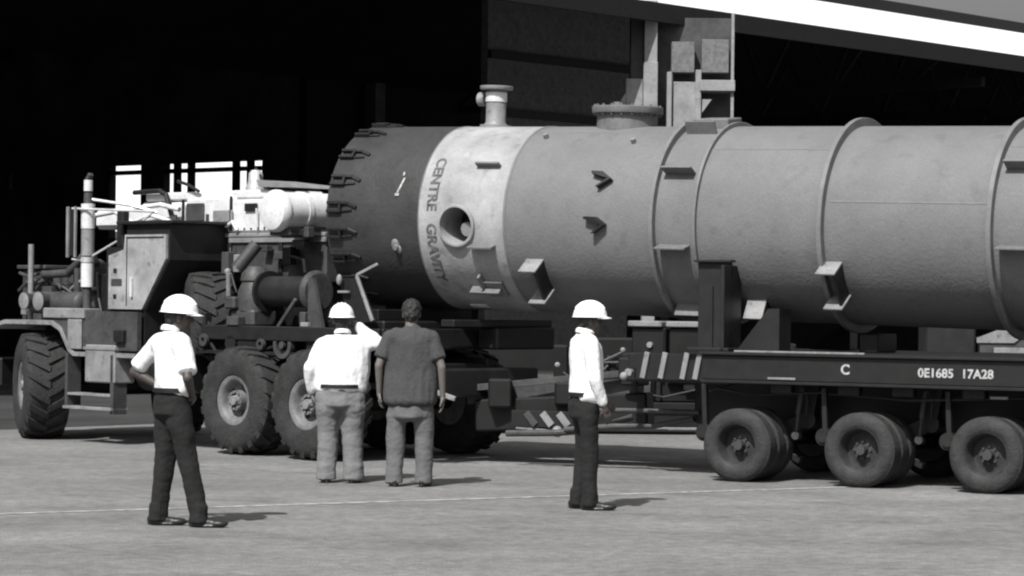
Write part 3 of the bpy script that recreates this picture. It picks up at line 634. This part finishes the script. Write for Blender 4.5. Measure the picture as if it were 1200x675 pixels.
# small fittings that crowd the body side, deck edge and frame
for (x,y,z,sx,sy,sz,m_) in ((2.3,-.9,1.95,.12,.1,.3,'mid'),(2.05,-.88,2.1,.1,.12,.12,'light'),(1.2,-.9,2.1,.14,.1,.2,'dark'),(.95,-.88,2.3,.2,.1,.08,'mid'),(1.35,-.3,1.42,.2,.12,.1,'mid'),(1.95,-.3,1.42,.16,.1,.14,'dark'),(.2,-.26,1.42,.12,.05,.05,'light'),(3.2,-.05,1.2,.18,.06,.14,'dark'),(2.5,-.05,1.12,.14,.08,.1,'mid'),(3.1,-.14,1.35,.2,.03,.1,'mid')):
    L('fitting_box',m_,B().box((x,y,z),(x+sx,y+sy,z+sz),.008))
for pts_ in ([(2.4,-.92,2.3),(2.3,-.85,2.0),(2.1,-.8,1.7),(1.8,-.5,1.5)],[(1.3,-.9,2.3),(1.2,-.8,2.2),(.9,-.75,2.15),(.7,-.6,2.0)],[(1.6,-.28,1.2),(1.2,-.24,1.1),(.8,-.26,1.2),(.4,-.24,1.08),(0,-.26,1.18)],[(2.0,-.26,1.3),(1.7,-.22,1.05),(1.3,-.3,1.0)],[(4.5,-.3,1.5),(4.3,-.28,1.75),(4.4,-.35,1.95)],[(3.9,-.14,2.0),(3.95,-.2,1.7),(3.8,-.14,1.5)]):
    L('hose','dark',B().tube(pts_,.018,8))
for (x,z,r_) in ((1.95,1.25,.07),(.95,1.22,.06),(-.45,1.2,.07),(.25,1.07,.05)): L('pipe_flange','mid',B().lathe([(.03,-.02),(r_,-.02),(r_,.02),(.03,.02)],Matrix.Translation((x,-.19,z))@AX,20,close=True))

L('roll_hoop','black',B().tube([(4.35,-1.0,2.98),(3.85,-1.0,2.99),(3.72,-1.0,2.94),(3.62,-1.0,2.7)],.03,10).tube([(3.1,-1.0,2.97),(3.3,-1.0,3.05),(3.5,-1.0,3.1)],.02,8))
L('beacon','chrome',B().lathe([(0,.24),(.05,.235),(.08,.2),(.09,.1),(.12,.03),(.12,0),(0,0)],Matrix.Translation((2.3,-1.2,2.97)),24))
L('beacon_guard','dark',B().tube([(2.45,-1.2,2.95),(2.38,-1.2,3.12),(2.3,-1.2,3.22),(2.2,-1.2,3.12),(2.1,-1.2,2.95)],.018,8))
dr=L('air_drum','white',B().cyl((1.02,-.42,2.69),(1.02,-1.6,2.69),.215,n=40))
B().lathe([(0,.07),(.15,.06),(.21,.04),(.235,.0),(.235,-.05),(0,-.05)],Matrix.Translation((1.02,-.42,2.69))@Matrix.Rotation(R(-90),4,'X'),40).build('end_cap','white',dr)
B().lathe([(.216,-.03),(.226,-.03),(.226,.03),(.216,.03)],Matrix.Translation((1.02,-.78,2.69))@AX,40,close=True).build('strap','white',dr)
L('drum_cradle','mid',B().box((.85,-1.5,2.42),(1.2,-.5,2.5),.01).box((.78,-.8,2.4),(1.25,-.7,2.52),.01))
# winch engine lump and drum on the deck
wn=L('winch_engine','mid',B().lathe([(0,0),(.19,0),(.2,.1),(.2,.22),(.16,.3),(.15,.33),(.17,.34),(.16,.42),(.09,.5),(0,.5)],Matrix.Translation((1.55,-.6,1.58)),24).box((1.38,-.78,1.402),(1.78,-.42,1.6),.03).cyl((1.7,-.45,2.05),(1.56,-.62,2.33),.075,n=16).box((1.64,-.5,1.6),(1.82,-.36,1.74),.02))
B().cyl((1.9,-.5,1.75),(1.86,-.46,2.0),.03,n=10).ell((1.9,-.48,2.02),.04).build('lever','light',wn)
wd=L('winch_drum','dark',B().cyl((.45,-.52,1.8),(1.2,-.52,1.8),.17,n=32).cyl((1.2,-.52,1.8),(1.24,-.52,1.8),.23,n=32))
B().lathe([(0,0),(.22,0),(.235,.02),(.235,.05),(.2,.08),(0,.09)],Matrix.Translation((.45,-.52,1.8))@Matrix.Rotation(R(-90),4,'Y'),36).build('drum_flange','mid',wd)
L('winch_stand','mid',B().prism([(.3,-.3,1.402),(.05,-.3,1.402),(.22,-.3,1.95),(.3,-.3,1.95)],(0,-.04,0)).beam((.75,-.26,1.41),(.45,-.26,1.72),.03,.04).box((.33,-.35,1.402),(.42,-.28,1.58),.01))
# rear bracket: bright angle bars
L('bracket_bar','light',B().beam((-.62,-.18,1.98),(-.88,-.18,1.50),.03,.035).beam((-.62,-.18,1.98),(-.82,-.30,2.1),.03,.03))
L('bracket_plate','dark',B().prism([(-.3,-.22,1.95),(-.6,-.22,1.95),(-.86,-.22,1.50),(-.45,-.22,1.45)],(0,-.03,0)))
L('shackle','light',B().ell((-.37,-.16,1.93),(.035,.03,.06)).box((-.5,-.2,1.79),(-.34,-.16,1.815),.004))
L('tail_gear','dark',B().box((-1.35,-2.2,.7),(-.98,-.4,1.0),.02).lathe([(.05,-.03),(.09,-.03),(.09,.03),(.05,.03)],Matrix.Translation((-1.36,-.5,1.05))@XM,20,close=True).box((-1.3,-2.5,1.2),(-1.0,-1.6,1.44),.02).box((-1.25,-2.5,1.44),(-1.05,-1.0,1.52),.01))
L('tow_pin','light',B().beam((-1.4,-.5,.92),(-1.5,-.3,.97),.04,.05).beam((-1.35,-.6,.78),(-1.6,-.7,.7),.04,.05))

# ---------------------------------------------------------------- people (local +X = forward, +Y = left)
def rotp(p,a):
    c,s_=math.cos(a),math.sin(a); return (p[0]*c-p[1]*s_,p[0]*s_+p[1]*c,p[2])
def displace(me,amp,sx,seed=0,zlo=None):
    me.update()
    co_=[(v.co.copy(),v.normal.copy()) for v in me.vertices]
    for v,(c,nn) in zip(me.vertices,co_):
        q=Vector((c.x*sx[0]+seed,c.y*sx[1],c.z*sx[2]))
        v.co=c+nn*amp*(noise.noise(q)+.5*noise.noise(q*2.1))
def hand(b,wrist,elbow,palm_n,s=1,curl=.5,side=1):
    """five fingers on a palm; palm_n is the direction the palm faces"""
    wv=Vector(wrist); d=(wv-Vector(elbow)).normalized(); n=Vector(palm_n); n=(n-d*n.dot(d)).normalized(); t=d.cross(n)*side   # thumb side
    b.cap(wv-d*.02,wv+d*.03,.024*s,.026*s,10)
    pc=wv+d*.055
    for k in (-1.2,-.4,.4,1.2): b.cap(wv+d*.015+t*k*.012,wv+d*.085+t*k*.018,.015*s,.0125*s,8)
    for k,ln in ((1.25,.07),(.42,.078),(-.42,.073),(-1.25,.056)):
        p0=wv+d*.088+t*k*.0185; d1=(d+n*curl*.6).normalized(); p1=p0+d1*ln*.5; d2=(d+n*curl*1.8).normalized(); p2=p1+d2*ln*.3; d3=(d+n*curl*3).normalized(); p3=p2+d3*ln*.22
        b.cap(p0,p1,.0098*s,.0092*s,8); b.cap(p1,p2,.0092*s,.0085*s,8); b.cap(p2,p3,.0085*s,.0072*s,8)
    q0=wv+d*.02+t*.02; q1=wv+d*.05+t*.05+n*.012; q2=wv+d*.083+t*.058+n*.024
    b.cap(q0,q1,.015*s,.0115*s,8); b.cap(q1,q2,.0112*s,.009*s,8)
def person(loc,rz,label,P):
    root=thing('person',label,'person',loc,rz,'men watching the load')
    g=P.get('girth',1); H_=P.get('H',1.0)
    hy=P.get('head_yaw',0); hp=P.get('head_pitch',0)
    sh=Vector(P.get('chest',(0,0,1.40))); pel=Vector(P.get('pelvis',(0,0,.93))); hd=Vector(P.get('head',(.03,0,1.60)))
    sw=P.get('sw',.175)
    SL=sh+Vector((0,sw,0)); SR=sh+Vector((0,-sw,0))
    arms={1:(SL,)+tuple(map(Vector,P['armL'])),-1:(SR,)+tuple(map(Vector,P['armR']))}
    legs={1:(pel+Vector((0,.095*g,-.02)),)+tuple(map(Vector,P['legL'])),-1:(pel+Vector((0,-.095*g,-.02)),)+tuple(map(Vector,P['legR']))}
    HM=Matrix.Translation(hd)@Matrix.Rotation(hy,4,'Z')@Matrix.Rotation(hp,4,'Y')
    def h(x,y,z): return HM@Vector((x,y,z))
    hr=HM.to_3x3()
    # body: one continuous surface
    b=B()
    b.ell(h(-.005,0,.025),(.098,.076,.10),hr,20); b.ell(h(.025,0,-.035),(.07,.058,.075),hr,16); b.ell(h(.055,0,-.085),(.028,.032,.022),hr,10)
    b.cap(h(.085,0,.012),h(.108,0,-.022),.011,.016,10); b.ell(h(.098,0,-.028),(.012,.02,.01),hr,8)
    b.cap(h(.078,.035,.022),h(.078,-.035,.022),.014,.014,10)
    b.cap(h(.08,.016,-.052),h(.08,-.016,-.052),.011,.011,8); b.cap(h(.076,.014,-.066),h(.076,-.014,-.066),.011,.011,8)
    for sd_ in (1,-1):
        b.ell(h(-.0,sd_*.077,-.01),(.02,.01,.032),hr,10); b.ell(h(.06,sd_*.042,-.03),(.025,.02,.025),hr,10)
    nk=sh+Vector((0.0,0,.08)); b.cap(nk-Vector((0,0,.06)),h(-.015,0,-.06),.062,.054,14)
    b.cap(sh+Vector((0,sw-.02,-.005)),sh+Vector((0,-sw+.02,-.005)),.052,.052); b.cap(sh-Vector((0,0,.07)),pel,.085,.075,16)
    for sd_ in (1,-1):
        a=arms[sd_]; b.cap(a[0],a[1],.048,.038); b.cap(a[1],a[2],.039,.026)
        hand(b,a[2],a[1],P['palmL' if sd_>0 else 'palmR'],1,P.get('curl',.5),P.get('thumb',1)*(1 if sd_>0 else -1))
        l=legs[sd_]; b.cap(l[0]+Vector((0,-sd_*.02,-.05)),l[1],.055,.048); b.cap(l[1],l[2],.055,.038); b.cap(l[2]+Vector((0,0,-.01)),l[2]+Vector(rotp((.05,0,-.05),P['footL' if sd_>0 else 'footR'])),.033,.025)
    me=remeshed(b,.006,2,'body'); body=link('body',me,P['skin'],root,180)
    for sd_ in (1,-1):
        e=B().ell(h(.083,sd_*.031,.004),(.008,.013,.007),hr,8); e.build('eye','black',body)
    # shirt
    b=B(); G=g
    top=sh+Vector((0,0,.03)); 
    b.cap(sh+Vector((-.01,sw-.06,.0)),sh+Vector((-.01,-sw+.06,.0)),.088,.088)
    b.cap(sh+Vector((0,.02,.05)),sh+Vector((0,-.02,.05)),.072,.072)
    hem=P.get('hem',.96); bel=P.get('belly',0)
    n=18
    for i in range(n+1):
        f=i/n; c=sh.lerp(Vector((pel.x,pel.y,hem+.03)),f); c.z=sh.z-.045-(sh.z-.045-hem-.02)*f
        wy=(.185-.03*math.sin(f*math.pi)*(1 if G<1.1 else -.6))*G*(1-.04*f)+.012; wx=(.125+bel*math.sin(min(1,f*1.2)*math.pi*.8))*(.5+.5*G); fl_=P.get('flare',0)*max(0,f-.5)*2; wy+=fl_; wx+=fl_*1.6
        b.ell(c+Vector((bel*.4*math.sin(f*3)+.01,0,0)),(wx,wy,.1),None,22)
    sleeve_=P.get('sleeve',1.0)
    for sd_ in (1,-1):
        a=arms[sd_]; f1=min(1,sleeve_); e=a[0].lerp(a[1],f1)
        b.cap(a[0]+Vector((0,-sd_*.01,-.005)),e,.074,.066 if sleeve_<=1 else .056)
        if sleeve_<=1: 
            dd=(e-a[0]).normalized(); b.cyl(e-dd*.05,e+dd*.035,.068,.074,n=16)
        if sleeve_>1: 
            ft=P.get('fat',1); w_=a[1].lerp(a[2],sleeve_-1); b.cap(a[1],w_,.056*ft,.043*ft)
    me=remeshed(b,.009,26,'shirt'); displace(me,.013,(7,9,3.2),P.get('seed',1)); displace(me,.004,(18,18,9),P.get('seed',1)+7)
    # trim the hem flat
    bm=bmesh.new(); bm.from_mesh(me); bmesh.ops.bisect_plane(bm,geom=bm.verts[:]+bm.edges[:]+bm.faces[:],plane_co=(0,0,hem),plane_no=(0,0,-1),clear_outer=False)
    bm.to_mesh(me); bm.free(); link('shirt',me,P['shirt'],root,180)
    # collar
    if P.get('collar',1):
        B().lathe([(.064,0),(.078,-.012),(.08,.012),(.066,.03),(.06,.028)],Matrix.Translation(sh+Vector((0,0,.10)))@Matrix.Rotation(R(12),4,'Y'),24,close=True).build('collar',P['shirt'],root)
    # trousers
    b=B(); tw=P.get('leg_w',1)
    waist=P.get('waist',1.0)
    for i in range(7):
        f=i/6; b.ell((pel.x-.01,pel.y,waist-.04-f*.15),(.118*(.4+.6*G)+.012*f,(.156+.012*f)*G*P.get('hip',1),.06),None,20)
    b.ell((pel.x-.04,pel.y,pel.z-.06),(.1,.14*G*P.get('hip',1),.1),None,16)
    for sd_ in (1,-1):
        l=legs[sd_]; b.cap(l[0]+Vector((0,-sd_*.012,-.06)),l[1],.098*tw,.084*tw,16); b.cap(l[1],l[2]+Vector((0,0,.0)),.084*tw,.072*tw,16)
        b.cap(l[0]+Vector((0,-sd_*.015,-.15)),l[0].lerp(l[1],.6),.104*tw,.092*tw,16)
        b.cyl(l[2]+Vector((0,0,.08)),l[2]+Vector((.0,0,-.06)),.074*tw,.079*tw,n=18)
    me=remeshed(b,.009,12,'trousers'); displace(me,.012,(8,8,3),P.get('seed',1)+3); displace(me,.005,(7,7,15),P.get('seed',1)+5)
    link('trousers',me,P['trousers'],root,180)
    if P.get('belt',1):
        B().lathe([(1,-.018),(1.03,-.018),(1.03,.018),(1,.018)],Matrix.Translation((pel.x-.01,pel.y,waist-.02))@Matrix.Diagonal((.128*(.4+.6*G),.165*G*P.get('hip',1),1,1)),32,close=True).build('belt','black',root)
    # shoes
    for sd_,k in ((1,'footL'),(-1,'footR')):
        an=legs[sd_][2]; a=P[k]; b=B()
        def f(x,y,z): return (an.x+rotp((x,y,0),a)[0],an.y+rotp((x,y,0),a)[1],z)
        rt=Matrix.Rotation(a,3,'Z')
        b.ell(f(-.03,0,.045),(.055,.042,.045),rt); b.cap(f(-.02,0,.04),f(.13,.0,.03),.042,.032); b.ell(f(.15,0,.03),(.075,.045,.03),rt); b.cap(f(-.01,0,.05),f(-.01,0,.11),.045,.045)
        b.ell(f(.06,0,.012),(.15,.046,.013),rt)
        me=remeshed(b,.007,3,'shoe')
        for v in me.vertices:
            if v.co.z<.0: v.co.z=0
        link('shoe',me,'shoe',root,180)
    # hair / hat
    if P.get('hat',1):
        b=B(); pr=[]
        for i in range(11):
            a=i/10*math.pi/2; pr.append((1.0*math.cos(a),math.sin(a)))
        m4=HM@Matrix.Rotation(P.get('hat_tilt',0),4,'Y')@Matrix.Translation((.0,0,.035))@Matrix.Diagonal((.142,.118,.13,1))
        b.lathe([(.93,-.02),(1.06,-.06),(1.08,-.045),(1.0,.0)]+pr[1:],m4,36)
        # peak
        pk_=[]
        for i in range(13):
            a=-1.15+2.3*i/12; pk_.append((a,))
        vi=[b.m.verts.new(HM@Vector((.132*math.cos(a[0]),.112*math.sin(a[0]),.036))) for a in pk_]; vo=[b.m.verts.new(HM@Vector((.132*math.cos(a[0])+.052*math.cos(a[0]*1.3),.118*math.sin(a[0]),.022))) for a in pk_]
        v2=[b.m.verts.new(v.co+Vector((0,0,-.006))) for v in vi]; v3=[b.m.verts.new(v.co+Vector((0,0,-.006))) for v in vo]
        for i in range(12):
            b.m.faces.new([vi[i],vi[i+1],vo[i+1],vo[i]]); b.m.faces.new([v2[i+1],v2[i],v3[i],v3[i+1]]); b.m.faces.new([vo[i],vo[i+1],v3[i+1],v3[i]])
        for k in (-1,0,1):
            pp=[m4@Vector((math.cos(t_)*1.0,k*.28,math.sin(t_)*(1.0-.04*abs(k)))) for t_ in [math.pi*(.18+.64*i/10) for i in range(11)]]
            b.tube(pp,.006,6)
        hat=b.build('hard_hat','hatm',root,60)
        b=B(); b.ell(h(-.02,0,.015),(.095,.085,.075),hr,18).ell(h(-.06,0,-.03),(.045,.066,.055),hr,12); me=remeshed(b,.007,2,'hair'); link('hair',me,'hair',root,180)
    else:
        b=B(); b.ell(h(-.016,0,.04),(.107,.09,.10),hr,20); b.ell(h(-.055,0,-.01),(.062,.078,.08),hr,16); me=remeshed(b,.006,2,'hair'); displace(me,.01,(30,30,30)); link('hair',me,'hair',root,180)
    return root
# standing man at left, hands on hips
a1=R(38)
def W(x,y,z): return rotp((x,y,z),-a1)
p1=person((-2.56,20.05,0),a1,'man in white hard hat and short sleeved white shirt, hands on hips, nearest the camera',dict(
  skin='skin',shirt='shirt',trousers='navy',girth=1.02,sleeve=.72,hem=1.02,waist=1.05,seed=2,head_yaw=-a1+R(5),head=W(.04,0,1.585),head_pitch=R(4),chest=W(-.02,0,1.385),pelvis=W(0,0,.95),sw=.19,
  armL=((-.13,.36,1.16),(.03,.17,1.03)),armR=((-.06,-.31,1.13),(.07,-.16,1.0)),palmL=(0,-1,0),palmR=(0,1,0),curl=.4,
  legL=(W(-.06,.07,.52),W(-.11,.05,.09)),legR=(W(.12,-.07,.52),W(.22,-.1,.09)),footL=-a1+R(2),footR=-a1+R(-4),leg_w=.95))
a4=R(18)
p4=person((.62,22.05,0),a4,'man in white hard hat and long sleeved white shirt standing alone before the trailer',dict(
  skin='skin',shirt='shirt',trousers='navy',girth=.98,sleeve=1.8,hem=.93,waist=.98,seed=12,head_yaw=R(-16),head=(.035,0,1.575),chest=(-.01,0,1.375),pelvis=(.0,0,.93),sw=.16,belly=.015,
  armL=((.02,.24,1.10),(.2,.16,.92)),armR=((.0,-.22,1.10),(.1,-.2,.86)),palmL=(0,-1,0),palmR=(0,1,0),
  legL=((.03,.1,.5),(-.02,.1,.09)),legR=((.02,-.08,.5),(.02,-.09,.09)),footL=-a4,footR=-a4+R(-5),leg_w=.88))
p2=person((-1.60,24.9,0),R(92),'stout man in white hard hat seen from behind, one hand raised to his brow',dict(
  skin='skin2',shirt='shirt',trousers='grey_tr',girth=1.33,hip=.98,fat=1.25,sleeve=1.85,hem=.88,waist=.93,seed=22,head=(.03,.0,1.53),chest=(0,-.01,1.31),pelvis=(0,0,.88),sw=.19,belly=.03,head_pitch=R(3),hat_tilt=R(-4),
  armL=((-.03,.29,1.08),(.06,.27,.84)),armR=((.0,-.335,1.31),(.06,-.145,1.485)),palmL=(0,-1,0),palmR=(0,0,-1),curl=.2,
  legL=((.03,.12,.48),(0,.13,.09)),legR=((.02,-.11,.48),(-.01,-.13,.09)),footL=R(8),footR=R(-14),leg_w=1.24))
p3=person((-.93,24.5,0),R(88),'bareheaded dark haired man in dark grey shirt and grey trousers seen from behind',dict(
  skin='skin2',shirt='tee',trousers='grey_tr2',girth=1.15,sleeve=.62,hem=.78,flare=.04,waist=.85,seed=32,hat=0,head=(.04,0,1.60),head_pitch=R(10),chest=(0,0,1.385),pelvis=(0,0,.9),sw=.205,collar=0,belt=0,belly=.0,
  armL=((-.04,.29,1.12),(.03,.29,.87)),armR=((-.05,-.29,1.11),(.0,-.30,.84)),palmL=(0,-1,0),palmR=(0,1,0),
  legL=((.02,.13,.5),(-.01,.14,.09)),legR=((.02,-.13,.5),(0,-.13,.09)),footL=R(10),footR=R(-12),leg_w=1.08))
bpy.context.view_layer.update()
